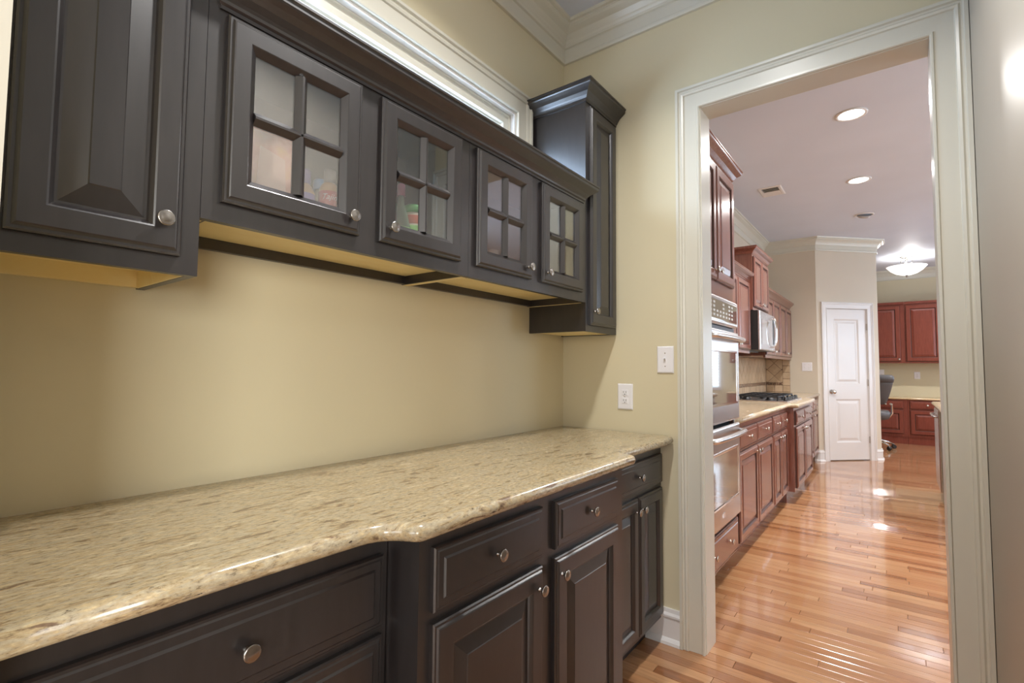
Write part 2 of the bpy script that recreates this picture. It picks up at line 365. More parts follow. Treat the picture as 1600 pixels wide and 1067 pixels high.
struct('wall_nook', MB().box(-.32, 2.86, 9.1, 9.22, 0, CZ).box(4.18, 4.6, 9.1, 9.22, 0, CZ).box(2.86, 4.18, 9.1, 9.22, 0, .78).box(2.86, 4.18, 9.1, 9.22, 2.32, CZ).box(-.32, -.2, CY, 9.1, 0, CZ), WALL, 'pale yellow wall of the desk nook behind the red cabinets')
mb = MB().box(4.6, 4.72, 0, .85, 0, CZ).box(4.6, 4.72, 2.35, 4.9, 0, CZ).box(4.6, 4.72, 7.5, 9.22, 0, CZ)
for a, b_ in ((.85, 2.35), (4.9, 7.5)): mb.box(4.6, 4.72, a, b_, 0, .85).box(4.6, 4.72, a, b_, 2.4, CZ)
struct('wall_kitchen_right', mb, WALL_K, 'kitchen wall with windows facing the oven')

# --- mouldings
CRN = [(0, 0), (.014, 0), (.018, .008), (.018, .018), (.012, .024), (.013, .078), (.022, .082), (.026, .092), (.032, .100), (.036, .108), (.052, .128), (.078, .142), (.088, .150), (.088, .160), (.100, .163), (.104, .176), (0, .176)]
def crown(name, pts, label, m=TRIM): return struct(name, MB().sweep([(x, y, 2.874) for x, y in pts], (0, 0, 1), CRN), m, label, 'molding')
crown('trim_1', [(0, -2.18), (0, 0), (RWX, 0), (RWX, -2.18)], 'cream stepped crown molding around the pantry ceiling')
crown('trim_2', [(KX, .13), (KX, YE), (.557, YE), (CX, CY), (CX, CY+.12), (-.2, CY+.12), (-.2, 9.1), (4.6, 9.1)], 'cream crown molding along the kitchen ceiling')
CAS = [(0, 0), (0, .013), (.003, .0165), (.009, .0165), (.0125, .011), (.016, .011), (.066, .0135), (.069, .020), (.077, .0225), (.083, .0185), (.089, .0195), (.092, .028), (.103, .028), (.103, 0)]
def casing(name, F, u0, u1, v0, v1, label, m=TRIM, k=1.0, bottom=False, n=None):
    nn = F(0, 0, 1) - F(0, 0, 0)
    pts = [F(u0, v0, 0), F(u0, v1, 0), F(u1, v1, 0), F(u1, v0, 0)]
    mb = MB().sweep(pts, nn, [(-a*k, b_*k) for a, b_ in CAS])
    return struct(name, mb, m, label, 'casing')
casing('trim_3', fy(0.0), DX0-.004, DX1+.004-.005, 0, DZ+.002, 'wide cream casing framing the kitchen opening')
mb = MB().box(DX0-.018, DX0, -.001, .131, 0, DZ+.018).box(DX1, DX1+.018, -.001, .131, 0, DZ+.018).box(DX0, DX1, -.001, .131, DZ, DZ+.018)
struct('door_1', mb, TRIM, 'cream jamb lining the opening into the kitchen', 'jamb')
casing('trim_4', fx(0.0), WY0, WY1, WZ0-.02, WZ1, 'cream casing of the transom window above the glass cabinets')
BB = [(0, 0), (.030, 0), (.028, .012), (.018, .024), (.015, .026), (.015, .112), (.019, .116), (.019, .124), (.011, .134), (.009, .150), (0, .150)]
def baseboard(name, pts, label): return struct(name, MB().sweep([(x, y, 0) for x, y in pts], (0, 0, 1), BB), TRIM_W, label, 'baseboard')
baseboard('baseboard_far', [(.455, 0), (DX0-.108, 0)], 'white baseboard between the dark cabinet and the door casing')
q = lambda s_: (DG(s_, 0, 0).x, DG(s_, 0, 0).y)
baseboard('baseboard_diagonal', [(.50, YE), (.557, YE), q(.062)], 'white baseboard left of the white closet door')
baseboard('baseboard_return', [q(.846), (CX, CY), (CX, CY+.12), (.4, CY+.12)], 'white baseboard right of the white closet door turning the corner')
baseboard('baseboard_right', [(RWX, -.032), (RWX, -2.18)], 'white baseboard of the right pantry wall')

# --- transom window
wi = tag(build('window_1', MB().box(-.119, 0.001, WY0, WY0+.012, WZ0, WZ1).box(-.119, 0.001, WY1-.012, WY1, WZ0, WZ1).box(-.119, 0.001, WY0+.012, WY1-.012, WZ1-.012, WZ1).box(-.119, .03, WY0+.012, WY1-.012, WZ0, WZ0+.012), TRIM_W), 'white framed transom window above the dark glass cabinets', 'window', kind='structure')
F = fx(-.072)
build('sash', MB().rings(F, WY0+.013, WY1-.013, WZ0+.013, WZ1-.013, [(0, 0), (0, .050), (.006, .050), (.010, .044), (.046, .044), (.050, .034), (.058, .028), (.058, 0)], closed=True), TRIM, wi)  # cream on the sash puts its backlit shade into the colour
build('pane', MB().box(-.060, -.056, WY0+.062, WY1-.062, WZ0+.062, WZ1-.062), WGLASS, wi)
# --- kitchen windows with blinds (seen in the oven door)
def side_window(name, y0, y1, z0, z1, label):
    o = tag(build(name, MB().rings(frame((4.66, 0, 0), (0, -1, 0), (-1, 0, 0)), -y1, -y0, z0, z1, [(0, 0), (0, .065), (.06, .065), (.06, 0)], closed=True), TRIM_W), label, 'window', kind='structure')
    build('pane', MB().box(4.645, 4.65, y0+.06, y1-.06, z0+.06, z1-.06), WGLASS, o)
    sl = shared('slat', MB().box(-.02, .02, -(y1-y0)/2+.07, (y1-y0)/2-.07, -.0015, .0015), BLIND); z = z0+.08
    while z < z1-.06:
        s_ = bpy.data.objects.new('slat', sl); COL.objects.link(s_); s_.parent = o; s_.location = (4.615, (y0+y1)/2, z); s_.rotation_euler = (0, .5, 0); z += .06
side_window('window_2', .85, 2.35, .85, 2.4, 'kitchen window with white blinds opposite the oven')
side_window('window_3', 4.9, 7.5, .85, 2.4, 'wide breakfast window with white blinds')

wn = tag(build('window_4', MB().rings(fy(9.16), 2.86, 4.18, .78, 2.32, [(0, 0), (0, .075), (.06, .075), (.06, 0)], closed=True), TRIM_W), 'nook window with white blinds right of the red cabinets', 'window', kind='structure')
build('pane', MB().box(2.92, 4.12, 9.150, 9.155, .84, 2.26), WGLASS, wn)
sl = shared('slat', MB().box(-.585, .585, -.02, .02, -.0015, .0015), BLIND)
for i in range(23):
    s_ = bpy.data.objects.new('slat', sl); COL.objects.link(s_); s_.parent = wn; s_.location = (3.52, 9.115, .87+i*.06); s_.rotation_euler = (.45, 0, 0)
# --- closet door on the diagonal wall
dr = tag(build('door_2', MB().fbox(DG, P0, P0+.115, .012, PH-.004, -.05, -.012).fbox(DG, P1-.115, P1, .012, PH-.004, -.05, -.012)
     .fbox(DG, P0+.115, P1-.115, .012, .245, -.05, -.012).fbox(DG, P0+.115, P1-.115, .835, 1.04, -.05, -.012).fbox(DG, P0+.115, P1-.115, 1.935, PH-.004, -.05, -.012), TRIM_W),
     'white two panel closet door in the angled wall', 'door', kind='structure')
for v0, v1 in ((.245, .835), (1.04, 1.935)):
    build('panel', MB().rings(DG, P0+.115, P1-.115, v0, v1, [(0, -.05), (0, -.012), (.006, -.014), (.020, -.024), (.034, -.024), (.060, -.015), (.062, -.014)]), TRIM_W, dr)
for v in (.28, 1.06, 1.83): build('hinge', MB().fbox(DG, P1-.001, P1+.010, v-.045, v+.045, -.02, .004), NICKEL, dr)
p = DG(P0+.055, .935, -.012)
build('knob', MB().lathe(p, (1, -1, 0), [(.030, 0), (.030, .006), (.012, .010), (.011, .032), (.024, .040), (.030, .052), (.024, .062), (0, .066)]), NICKEL, dr)
casing('trim_5', DG, P0-.004, P1+.004, 0, PH+.004, 'white casing around the closet door', TRIM_W, .82)
struct('door_4', MB().fbox(DG, P0-.012, P0, 0, PH+.012, -.11, .001).fbox(DG, P1, P1+.012, 0, PH+.012, -.11, .001).fbox(DG, P0, P1, PH, PH+.012, -.11, .001), TRIM_W, 'white jamb of the closet door', 'jamb')

# ================================================================= PANTRY UPPER CABINETS
XF = .308                        # face of the wall cabinets
def carcass(y0, y1, z0, z1, xf, stiles, rails=(.04, .04), x0=0.0, t=.016, bot=None):
    """open box with a face frame; stiles = list of (y0, y1)"""
    zb = bot if bot else z0
    mb = MB().box(x0, xf-.019, y0, y0+t, z0, z1).box(x0, xf-.019, y1-t, y1, z0, z1).box(x0, xf-.019, y0+t, y1-t, z1-t, z1).box(x0, x0+.008, y0+t, y1-t, zb, z1-t)
    for a, b_ in stiles: mb.box(xf-.019, xf, a, b_, z0, z1)
    for (a, b_), (c, d) in zip(stiles[:-1], stiles[1:]):
        mb.box(xf-.019, xf, b_, c, z0, z0+rails[0]).box(xf-.019, xf, b_, c, z1-rails[1], z1)
    return mb
# tall cabinet at the left edge
y0, y1 = -2.172, -1.868
c = root('tall_wall_cabinet', (0, (y0+y1)/2, 1.397), 'tall dark wall cabinet with raised panel door at left edge of photo', 'cabinet')
build('body', carcass(y0, y1, 1.397, 2.44, XF, [(y0, y0+.042), (y1-.042, y1)], bot=1.44), DARK, c)
build('bottom_panel', MB().box(.018, XF-.019, y0+.016, y1-.016, 1.436, 1.448), MAPLE, c)
build('nailer', MB().box(.001, .018, y0+.016, y1-.016, 1.400, 1.436), MAPLE, c)
build('side_lining', MB().box(.018, XF-.02, y1-.020, y1-.0145, 1.398, 1.436), MAPLE, c)
door(c, fx(XF), -2.142, -1.902, 1.430, 2.41, DARK, .046, .036, kn=(-1.936, 1.492))
cab_crown(c, [(XF, y0), (XF, y1), (0.001, y1)], 2.44, DARK, 1.0)
# two glass door cabinets
def glass_cab(y0, y1, z0, z1, doors, label):
    c = root('glass_wall_cabinet', (0, (y0+y1)/2, z0), label, 'cabinet', 'glass wall cabinets over the counter')
    (a0, a1, ka), (b0, b1, kb) = doors
    build('body', carcass(y0, y1, z0, z1, XF, [(y0, a0+.012), (a1-.012, b0+.012), (b1-.012, y1)], (.052, .04), bot=z0+.05), DARK, c)
    build('bottom_panel', MB().box(.018, XF-.019, y0+.016, y1-.016, z0+.030, z0+.046), MAPLE, c)
    build('nailer', MB().box(.001, .018, y0+.016, y1-.016, z0+.002, z0+.046), DARK, c)
    for yy in (y0+.0005, y1-.0105): build('side_edge', MB().box(.002, XF-.02, yy, yy+.010, z0-.0012, z0+.001), MAPLE, c)
    glass_door(c, fx(XF), a0, a1, 1.556, 1.952, DARK, (ka, 1.597)); glass_door(c, fx(XF), b0, b1, 1.556, 1.952, DARK, (kb, 1.597))
    return c
glass_cab(-1.867, -1.083, 1.516, 1.985, ((-1.833, -1.505, -1.535), (-1.442, -1.128, -1.410)), 'dark wall cabinet with two glass doors nearer the camera, bottles and box inside')
glass_cab(-1.082, -.312, 1.516, 1.985, ((-1.056, -.742, -.772), (-.676, -.356, -.644)), 'dark wall cabinet with two glass doors beside the narrow end cabinet')
cr = root('cabinet_crown', (XF, -1.09, 1.962), 'long dark crown molding running above the four glass doors', 'molding')
cab_crown(cr, [(XF-.02, -1.842), (XF, -1.842), (XF, -.338), (XF-.02, -.338)], 1.960, DARK, 1.0, 'molding_run')
# narrow cabinet at the doorway end
y0, y1 = -.311, -.004
c = root('narrow_wall_cabinet', (0, (y0+y1)/2, 1.389), 'narrow tall dark wall cabinet beside the kitchen opening', 'cabinet')
build('body', carcass(y0, y1, 1.389, 2.515, XF, [(y0, y0+.042), (y1-.042, y1)], (.045, .10), bot=1.42), DARK, c)
build('bottom_panel', MB().box(.018, XF-.019, y0+.016, y1-.016, 1.392, 1.404), MAPLE, c)
door(c, fx(XF), -.288, -.030, 1.418, 2.425, DARK, .046, .030, kn=(-.258, 1.480))
cab_crown(c, [(0.001, y0), (XF, y0), (XF, y1)], 2.440, DARK, 1.0)

# ================================================================= PANTRY BASE CABINETS
def base_cab(name, y0, y1, xf, label, group, x0=0.004, m=None, top=.882, toe=.105, inset=.07):
    m = m or DARK
    c = root(name, (x0, (y0+y1)/2, 0), label, 'cabinet', group)
    build('body', MB().box(x0, xf, y0, y1, toe, top), m, c)
    build('toe_kick', MB().box(x0, xf-inset, y0+.001, y1-.001, 0, toe), FLASHING if m is DARK else m, c)
    return c
G = 'dark base cabinets under the granite counter'
c = base_cab('drawer_cabinet', -2.170, -1.556, .52, 'dark recessed drawer cabinet at the near end of the counter', G)
F = fx(.52)
for v0, v1 in ((.682, .828), (.41, .664), (.125, .392)): drawer(c, F, -2.135, -1.574, v0, v1, DARK)
c = base_cab('base_cabinet', -1.554, -.606, .62, 'dark base cabinet with two drawers over two doors, standing proud of its neighbours', G)
F = fx(.62)
drawer(c, F, -1.523, -1.123, .715, .848, DARK); drawer(c, F, -1.060, -.664, .715, .848, DARK)
door(c, F, -1.523, -1.123, .13, .692, DARK, kn=(-1.148, .640)); door(c, F, -1.062, -.664, .13, .692, DARK, kn=(-1.036, .645))
c = base_cab('narrow_base_cabinet', -.604, -.006, .53, 'dark base cabinet with one drawer over two slim doors beside the baseboard', G)
F = fx(.53)
drawer(c, F, -.552, -.024, .712, .838, DARK)
door(c, F, -.552, -.292, .13, .690, DARK, .044, .026, kn=(-.318, .640)); door(c, F, -.286, -.026, .13, .690, DARK, .044, .026, kn=(-.260, .640))

def smooth_path(pts, corner):
    """round interior corners of a polyline: corner = {index: radius}"""
    out = []
    for i, p in enumerate(pts):
        if i in corner and 0 < i < len(pts)-1:
            p0, p1, p2 = Vector(pts[i-1]), Vector(p), Vector(pts[i+1]); r = corner[i]
            a = p1 + (p0-p1).normalized()*r; b_ = p1 + (p2-p1).normalized()*r
            for k in range(7):
                t = k/6; out.append(tuple(a*(1-t)**2 + p1*2*t*(1-t) + b_*t*t))
        else: out.append(tuple(p))
    return out
def slab(name, back, front, z0, z1, material, label, r=None, closed_back=False, cat='countertop'):
    """back = two corner points on the wall (not rounded), front = polyline from the second back corner round to the first"""
    r = r or (z1-z0)/2; n = len(front); cx_ = sum(p_[0] for p_ in back+front)/(n+2); 
    segs = [(Vector(front[i+1])-Vector(front[i])).normalized() for i in range(n-1)]
    perp = lambda d: Vector((-d.y, d.x))
    nm = []
    for i in range(n):
        if i == 0: m_ = perp(segs[0])
        elif i == n-1: m_ = perp(segs[-1])
        else:
            a_, b_ = perp(segs[i-1]), perp(segs[i]); m_ = a_+b_; m_ = m_/max(.35, m_.dot(a_))
        nm.append(m_)
    area2 = sum(p_[0]*q_[1]-q_[0]*p_[1] for p_, q_ in zip(back+front, (back+front)[1:]+(back+front)[:1]))
    sg = 1 if area2 > 0 else -1
    lps = []; K = 6
    for k in range(-K, K+1):
        t = k/K*math.pi/2; ins = r*(1-math.cos(t)); z = (z0+z1)/2 + (z1-z0)/2*math.sin(t)
        lps.append([(p_[0], p_[1], z) for p_ in back] + [(front[i][0]+nm[i].x*ins*sg, front[i][1]+nm[i].y*ins*sg, z) for i in range(n)])
    o = build(name, MB().loops(lps, smooth=True), material)
    for p_ in o.data.polygons:
        if len(p_.vertices) > 4: p_.use_smooth = False
    return tag(o, label, cat)
front = smooth_path([(.598, -2.174), (.600, -1.90), (.605, -1.634), (.678, -1.604), (.676, -1.50), (.668, -.584), (.604, -.572), (.600, -.50), (.598, -.004)],
                    {2: .046, 3: .028, 5: .022, 6: .022})
front = front[:-1] + [(.598, -.03), (.590, -.012), (.574, -.004)]
slab('countertop', [(.002, -.004), (.002, -2.174)], front, .884, .920, GRANITE, 'beige speckled granite countertop with curved bullnose front in the pantry')

# --- wall plates
def plate(name, F, u, v, w_, h, label, cat, kind):
    p = F(u, v, 0); c = root(name, p, label, cat)
    build('cover', MB().rings(F, u-w_/2, u+w_/2, v-h/2, v+h/2, [(0, .0003), (0, .003), (.004, .0062), (.006, .0066)]), PLASTIC, c)
    if kind == 'outlet':
        for dv in (.0195, -.0195):
            r_ = build('receptacle', MB().rings(F, u-.0165, u+.0165, v+dv-.014, v+dv+.014, [(0, .0060), (0, .0080), (.004, .0086)]), PLASTIC, c)
            build('slot', MB().fbox(F, u-.0075, u-.0055, v+dv-.002, v+dv+.007, .0080, .0090), SLOT, r_)
            build('slot', MB().fbox(F, u+.0055, u+.0075, v+dv-.002, v+dv+.007, .0080, .0090), SLOT, r_)
            build('slot', MB().fbox(F, u-.002, u+.002, v+dv-.010, v+dv-.006, .0080, .0090), SLOT, r_)
        build('screw', MB().lathe(F(u, v, .0062), F(0, 0, 1)-F(0, 0, 0), [(.003, 0), (.003, .0012), (.001, .0016)], 8), NICKEL, c)
    else:
        for du in ((0,) if kind == 1 else (-.023, .023)):
            build('toggle_slot', MB().fbox(F, u+du-.0055, u+du+.0055, v-.013, v+.013, .0060, .0072), PLASTIC, c)
            build('toggle', MB().loops([[F(u+du-.004, v-.005, .007), F(u+du+.004, v-.005, .007), F(u+du+.004, v+.006, .007), F(u+du-.004, v+.006, .007)], [F(u+du-.0035, v+.004, .018), F(u+du+.0035, v+.004, .018), F(u+du+.0035, v+.011, .017), F(u+du-.0035, v+.011, .017)]]), PLASTIC, c)
            for dv in (.030, -.030): build('screw', MB().lathe(F(u+du, v+dv, .0062), F(0, 0, 1)-F(0, 0, 0), [(.003, 0), (.003, .0012), (.001, .0016)], 8), NICKEL, c)
    return c
plate('light_switch', fy(0), .5550, 1.266, .078, .124, 'white single toggle switch plate beside the kitchen opening casing', 'switch', 1)
plate('power_outlet', fy(0), .3545, 1.088, .078, .124, 'white duplex outlet plate above the far end of the pantry counter', 'outlet', 'outlet')
plate('double_light_switch', fy(YE), .430, 1.272, .122, .120, 'white double toggle switch plate between backsplash tiles and closet door', 'switch', 2)
plate('nook_outlet', fy(9.1), 1.694, 1.151, .085, .125, 'white duplex outlet plate above the desk between the red cabinets', 'outlet', 'outlet')
plate('nook_switch', fy(9.1), 1.19, 1.19, .078, .120, 'small white switch plate just above the office chair', 'switch', 1)

# ================================================================= CABINET CONTENTS
def glossy(n_, c_, r_=.35): return mat(n_, c_, r_)
ZS = 1.5625
def bottle(name, x, y, prof, parts, label, group='food bottles behind glass', cat='bottle'):
    c = root(name, (x, y, ZS), label, cat, group)
    build('body', MB().lathe((x, y, ZS), (0, 0, 1), prof, 20), parts[0], c)
    for nm, pf, m_ in parts[1:]: build(nm, MB().lathe((x, y, ZS), (0, 0, 1), pf, 20), m_, c)
    return c
AMBER = glossy('amber_plastic', (0.55, 0.30, 0.12)); AMBER2 = glossy('brown_glass', (0.25, 0.20, 0.15), .2); PURP = glossy('purple_cap', (0.20, 0.14, 0.60)); BLUE = glossy('blue_cap', (0.12, 0.30, 0.62))
REDL = glossy('red_label', (0.50, 0.05, 0.05)); CLEARG = glossy('green_glass', (0.16, 0.24, 0.16), .15); PINK = glossy('pink_cap', (0.80, 0.22, 0.50))
GREEN = glossy('green_lid', (0.10, 0.55, 0.14)); GLAB = glossy('green_label', (0.30, 0.62, 0.20)); WHT = glossy('white_label', (0.85, 0.84, 0.86)); PALE = glossy('grey_cap', (0.30, 0.28, 0.27), .3)
bottle('purple_cap_bottle', .215, -1.600, [(.026, 0), (.027, .004), (.027, .100), (.020, .116), (.013, .124)], [AMBER, ('label_band', [(.0272, .030), (.0276, .031), (.0276, .094), (.0272, .095)], PURP), ('cap', [(.0165, .122), (.0165, .156), (.014, .159)], PURP)], 'purple capped bottle with purple label behind the first glass door')
bottle('blue_cap_bottle', .170, -1.527, [(.020, 0), (.021, .004), (.021, .100), (.015, .125), (.013, .138)], [AMBER2, ('cap', [(.0185, .136), (.0185, .160), (.017, .164)], BLUE)], 'blue capped bottle between purple bottle and red labelled bottle')
tb = bottle('red_label_bottle', .225, -1.534, [(.025, 0), (.026, .004), (.026, .122), (.021, .134), (.014, .142)], [AMBER, ('label_band', [(.0262, .030), (.0267, .031), (.0267, .114), (.0262, .115)], REDL), ('cap', [(.0150, .140), (.0150, .174), (.013, .177)], PALE)], 'red labelled bottle with white script lettering behind the first glass door')
def lettering(text, parent, p, ang, size, material, name='lettering', wrap=None):
    cu = bpy.data.curves.new(name, 'FONT'); cu.body = text; cu.size = size; cu.align_x = 'CENTER'; cu.align_y = 'CENTER'; cu.extrude = .0003; cu.shear = .35
    t = bpy.data.objects.new(name, cu); COL.objects.link(t); bpy.context.view_layer.update()
    me = bpy.data.meshes.new_from_object(t.evaluated_get(bpy.context.evaluated_depsgraph_get())); bpy.data.objects.remove(t)
    if wrap:
        for v_ in me.vertices:
            a = v_.co.x/wrap; v_.co.z += wrap*(math.cos(a)-1); v_.co.x = wrap*math.sin(a)
    me.materials.clear(); me.materials.append(material)
    o = bpy.data.objects.new(name, me); COL.objects.link(o); o.parent = parent; o.location = Vector(p)-org(parent); o.rotation_euler = (math.pi/2, 0, ang); return o
dv = Vector((CAM.x-.225, CAM.y+1.534, 0)).normalized()
lettering('Tajín', tb, Vector((.225, -1.534, ZS+.098)) + dv*.0272, math.atan2(dv.y, dv.x)+math.pi/2, .021, WHT, wrap=.0272)
bottle('pink_cap_bottle', .215, -1.286, [(.028, 0), (.030, .004), (.030, .080), (.022, .120), (.011, .155), (.010, .182)], [CLEARG, ('label_band', [(.0302, .030), (.0307, .031), (.0307, .080), (.0302, .081)], GLAB), ('cap', [(.0125, .180), (.0125, .214), (.010, .217)], PINK)], 'slim pink capped bottle with green label behind the second glass door')
RED2 = glossy('red_print', (0.62, 0.16, 0.10)); 
jr = bottle('green_lid_jar', .205, -1.225, [(.030, 0), (.031, .004), (.031, .140), (.028, .145)], [glossy('cream_jar', (0.70, 0.62, 0.48)), ('label_band', [(.0312, .068), (.0316, .069), (.0316, .098), (.0312, .099)], GLAB), ('print_band', [(.0312, .104), (.0316, .105), (.0316, .130), (.0312, .131)], RED2), ('lid', [(.0325, .140), (.0325, .160), (.029, .165)], GREEN)], 'green lidded jar with red and green label behind the second glass door', cat='jar')
# snack carton
c = root('snack_box', (.165, -1.72, ZS), 'pinkish brown snack carton behind the lower pane of the first glass door', 'box')
PKB = mat('carton_print', (0.62, 0.30, 0.22), .4); nz, _ = noise(PKB, (1, 1, 1), 22, 5); r = ramp(PKB, nz.outputs[0], [(0.35, (0.52, 0.22, 0.16)), (0.5, (0.64, 0.36, 0.27)), (0.7, (0.66, 0.42, 0.2))]); PKB.node_tree.links.new(r.outputs[0], nodes(PKB)[2].inputs['Base Color'])
build('carton', MB().box(.07, .255, -1.815, -1.650, ZS, ZS+.215), PKB, c, .002)
build('top_flap', MB().box(.068, .257, -1.817, -1.648, ZS+.200, ZS+.219), mat('carton_red', (0.55, 0.05, 0.03), .4), c, .002)
build('front_panel', MB().loops([[(.2552, -1.742, ZS+.02), (.2552, -1.665, ZS+.02), (.2552, -1.672, ZS+.15), (.2552, -1.730, ZS+.165)], [(.2562, -1.742, ZS+.02), (.2562, -1.665, ZS+.02), (.2562, -1.672, ZS+.15), (.2562, -1.730, ZS+.165)]]), mat('carton_pale', (0.66, 0.46, 0.38), .4), c)
tag(build('paper_packet', MB().loops([[(.262, -1.818, ZS), (.266, -1.818, ZS), (.266, -1.765, ZS), (.262, -1.765, ZS)], [(.258, -1.818, ZS+.15), (.262, -1.818, ZS+.15), (.262, -1.785, ZS+.15), (.258, -1.785, ZS+.15)]]), glossy('packet_white', (0.72, 0.68, 0.66))), 'pale paper packet leaning at left of the snack carton', 'packet')
# glassware
for x, y, h, r_, lb in ((.20, -.93, .085, .045, 'clear glass bowl glinting at left behind the third glass door'), (.19, -.83, .10, .038, 'clear glass tumbler glinting at right behind the third glass door')):
    tag(build('glass_bowl' if h < .09 else 'glass_tumbler', MB().lathe((x, y, ZS), (0, 0, 1), [(r_*.6, 0), (r_*.7, .004), (r_, h*.6), (r_*1.05, h), (r_*1.0, h), (r_*.93, h*.6), (r_*.6, .008)], 14, smooth=False), CRYSTAL), lb, 'glassware')

# ================================================================= KITCHEN: LEFT RUN
CH = CHERRY
# oven tower
ty0, ty1, tx = .30, 1.10, .585
c = root('oven_tower', (KX, (ty0+ty1)/2, 0), 'tall cherry cabinet tower holding the double oven', 'cabinet')
mb = MB().box(KX+.002, tx, ty0, ty0+.02, .10, 2.43).box(KX+.002, tx, ty1-.02, ty1, .10, 2.43).box(KX+.002, tx, ty0+.02, ty1-.02, 1.655, 2.43).box(KX+.002, tx, ty0+.02, ty1-.02, .10, .335).box(KX+.002, KX+.02, ty0+.02, ty1-.02, .335, 1.655)
mb.box(tx-.02, tx, ty0+.02, ty0+.045, .335, 1.655).box(tx-.02, tx, ty1-.045, ty1-.02, .335, 1.655)
build('body', mb, CH, c); build('toe_kick', MB().box(KX+.002, tx-.07, ty0, ty1, 0, .10), CHERRY_D, c)
F = fx(tx)
door(c, F, ty0+.012, .690, 1.735, 2.415, CH, kn=(.660, 1.79), kmesh=KNOB_K); door(c, F, .700, ty1-.014, 1.735, 2.415, CH, kn=(.730, 1.79), kmesh=KNOB_K)
drawer(c, F, ty0+.012, ty1-.012, .125, .312, CH, kmesh=KNOB_K, knobs=[.55, .88])
cab_crown(c, [(tx, ty0), (tx, ty1), (KX+.002, ty1)], 2.425, CH, 1.05)
# double oven
oy0, oy1, ox = ty0+.048, ty1-.048, tx+.001
c = root('double_oven', (ox, (oy0+oy1)/2, .345), 'stainless double wall oven with black glass doors', 'oven')
build('cabinet_box', MB().box(.02, ox-.021, oy0+.004, oy1-.004, .345, 1.645), BLACK, c)
F = fx(ox)
build('trim_frame', MB().rings(F, oy0-.015, oy1+.022, .345, 1.645, [(0, 0), (0, .006), (.02, .006), (.02, 0)], closed=True), STEEL, c)
cp = build('control_panel', MB().rings(F, oy0-.012, oy1+.018, 1.478, 1.640, [(0, .006), (0, .022), (.012, .034), (.02, .036)]), STEEL, c)
build('display', MB().rings(F, oy0+.015, oy1-.025, 1.500, 1.615, [(0, .036), (0, .038), (.004, .039)]), OVEN_GLASS, cp)
for i in range(9):
    for j in range(4):
        yy = oy0+.05+i*.062
        if i in (3, 4, 6) and j > 1: continue
        build('key', MB().fbox(F, yy, yy+.034, 1.518+j*.023, 1.530+j*.023, .039, .0398), BTN, cp)
build('vent_slot', MB().fbox(F, oy0, oy1, 1.452, 1.474, .004, .014), BLACK, c)
def oven_door(v0, v1, w0, w1):
    d = build('oven_door', MB().rings(F, oy0-.008, oy1+.012, v0, v1, [(0, .006), (0, .030), (.006, .036), (.012, .038)]), STEEL, c)
    build('window_frame', MB().rings(F, oy0+.055, oy1-.045, w0, w1, [(0, .037), (0, .042), (.010, .042), (.014, .040), (.014, .037)], closed=True), CHROME, d)
    build('window', MB().rings(F, oy0+.067, oy1-.057, w0+.012, w1-.012, [(0, .037), (0, .0395)]), OVEN_GLASS, d)
    hy = v1-.045
    pts = [F(oy0+.02, hy, .036), F(oy0+.022, hy, .062), F(oy0+.05, hy, .080)] + [F(oy0+.05+(oy1-oy0-.1)*t/8, hy, .080+.014*math.sin(math.pi*t/8)) for t in range(1, 8)] + [F(oy1-.05, hy, .080), F(oy1-.022, hy, .062), F(oy1-.02, hy, .036)]
    build('handle', MB().tube(pts, .015, 12), STEEL, d); return d
oven_door(.922, 1.448, 1.02, 1.335)
d = oven_door(.350, .900, .470, .770)
build('badge', MB().fbox(F, .660, .700, .405, .430, .038, .0405), CHROME, d)

# base units
def kbase(name, y0, y1, xf, label, doors, drawers, kn, dm=CH):
    c = base_cab(name, y0, y1, xf, label, 'cherry base cabinets along the kitchen wall', KX+.004, CH, .876, .11)
    F = fx(xf)
    for (a, b_), k_ in zip(doors, kn): door(c, F, a, b_, .135, .690, CH, .045, .028, kn=(k_, .650), kmesh=KNOB_K)
    for a, b_ in drawers: drawer(c, F, a, b_, .712, .842, CH, kmesh=KNOB_K)
    return c
kbase('base_cabinet', 1.102, 2.228, .585, 'cherry base cabinet next to the double oven with two drawers and doors', [(1.130, 1.660), (1.676, 2.206)], [(1.130, 1.660), (1.676, 2.206)], [1.628, 1.708])
kbase('base_cabinet', 2.230, 2.974, .585, 'cherry base cabinet with slim doors just before the projecting cooktop cabinet', [(2.250, 2.562), (2.582, 2.900)], [(2.250, 2.562), (2.582, 2.900)], [2.530, 2.612])
kbase('cooktop_cabinet', 2.978, 4.110, .640, 'cherry base cabinet projecting under the gas cooktop', [(3.040, 3.535), (3.550, 4.070)], [(3.040, 3.535), (3.550, 4.070)], [3.505, 3.580])
kbase('base_cabinet', 4.112, 5.640, .535, 'cherry base cabinet at the far end of the run beside the closet wall', [(4.60, 5.10), (5.12, 5.60)], [(4.60, 5.10), (5.12, 5.60)], [5.07, 5.15])
fr_ = smooth_path([(.612, 1.104), (.612, 2.945), (.690, 2.945), (.690, 4.13), (.575, 4.13), (.575, 5.646)], {1: .03, 2: .025, 3: .025, 4: .02})
slab('kitchen_countertop', [(KX+.012, 5.646), (KX+.012, 1.104)], fr_, .878, .916, GRANITE_K, 'cream granite countertop with a projecting front under the cooktop in the kitchen')

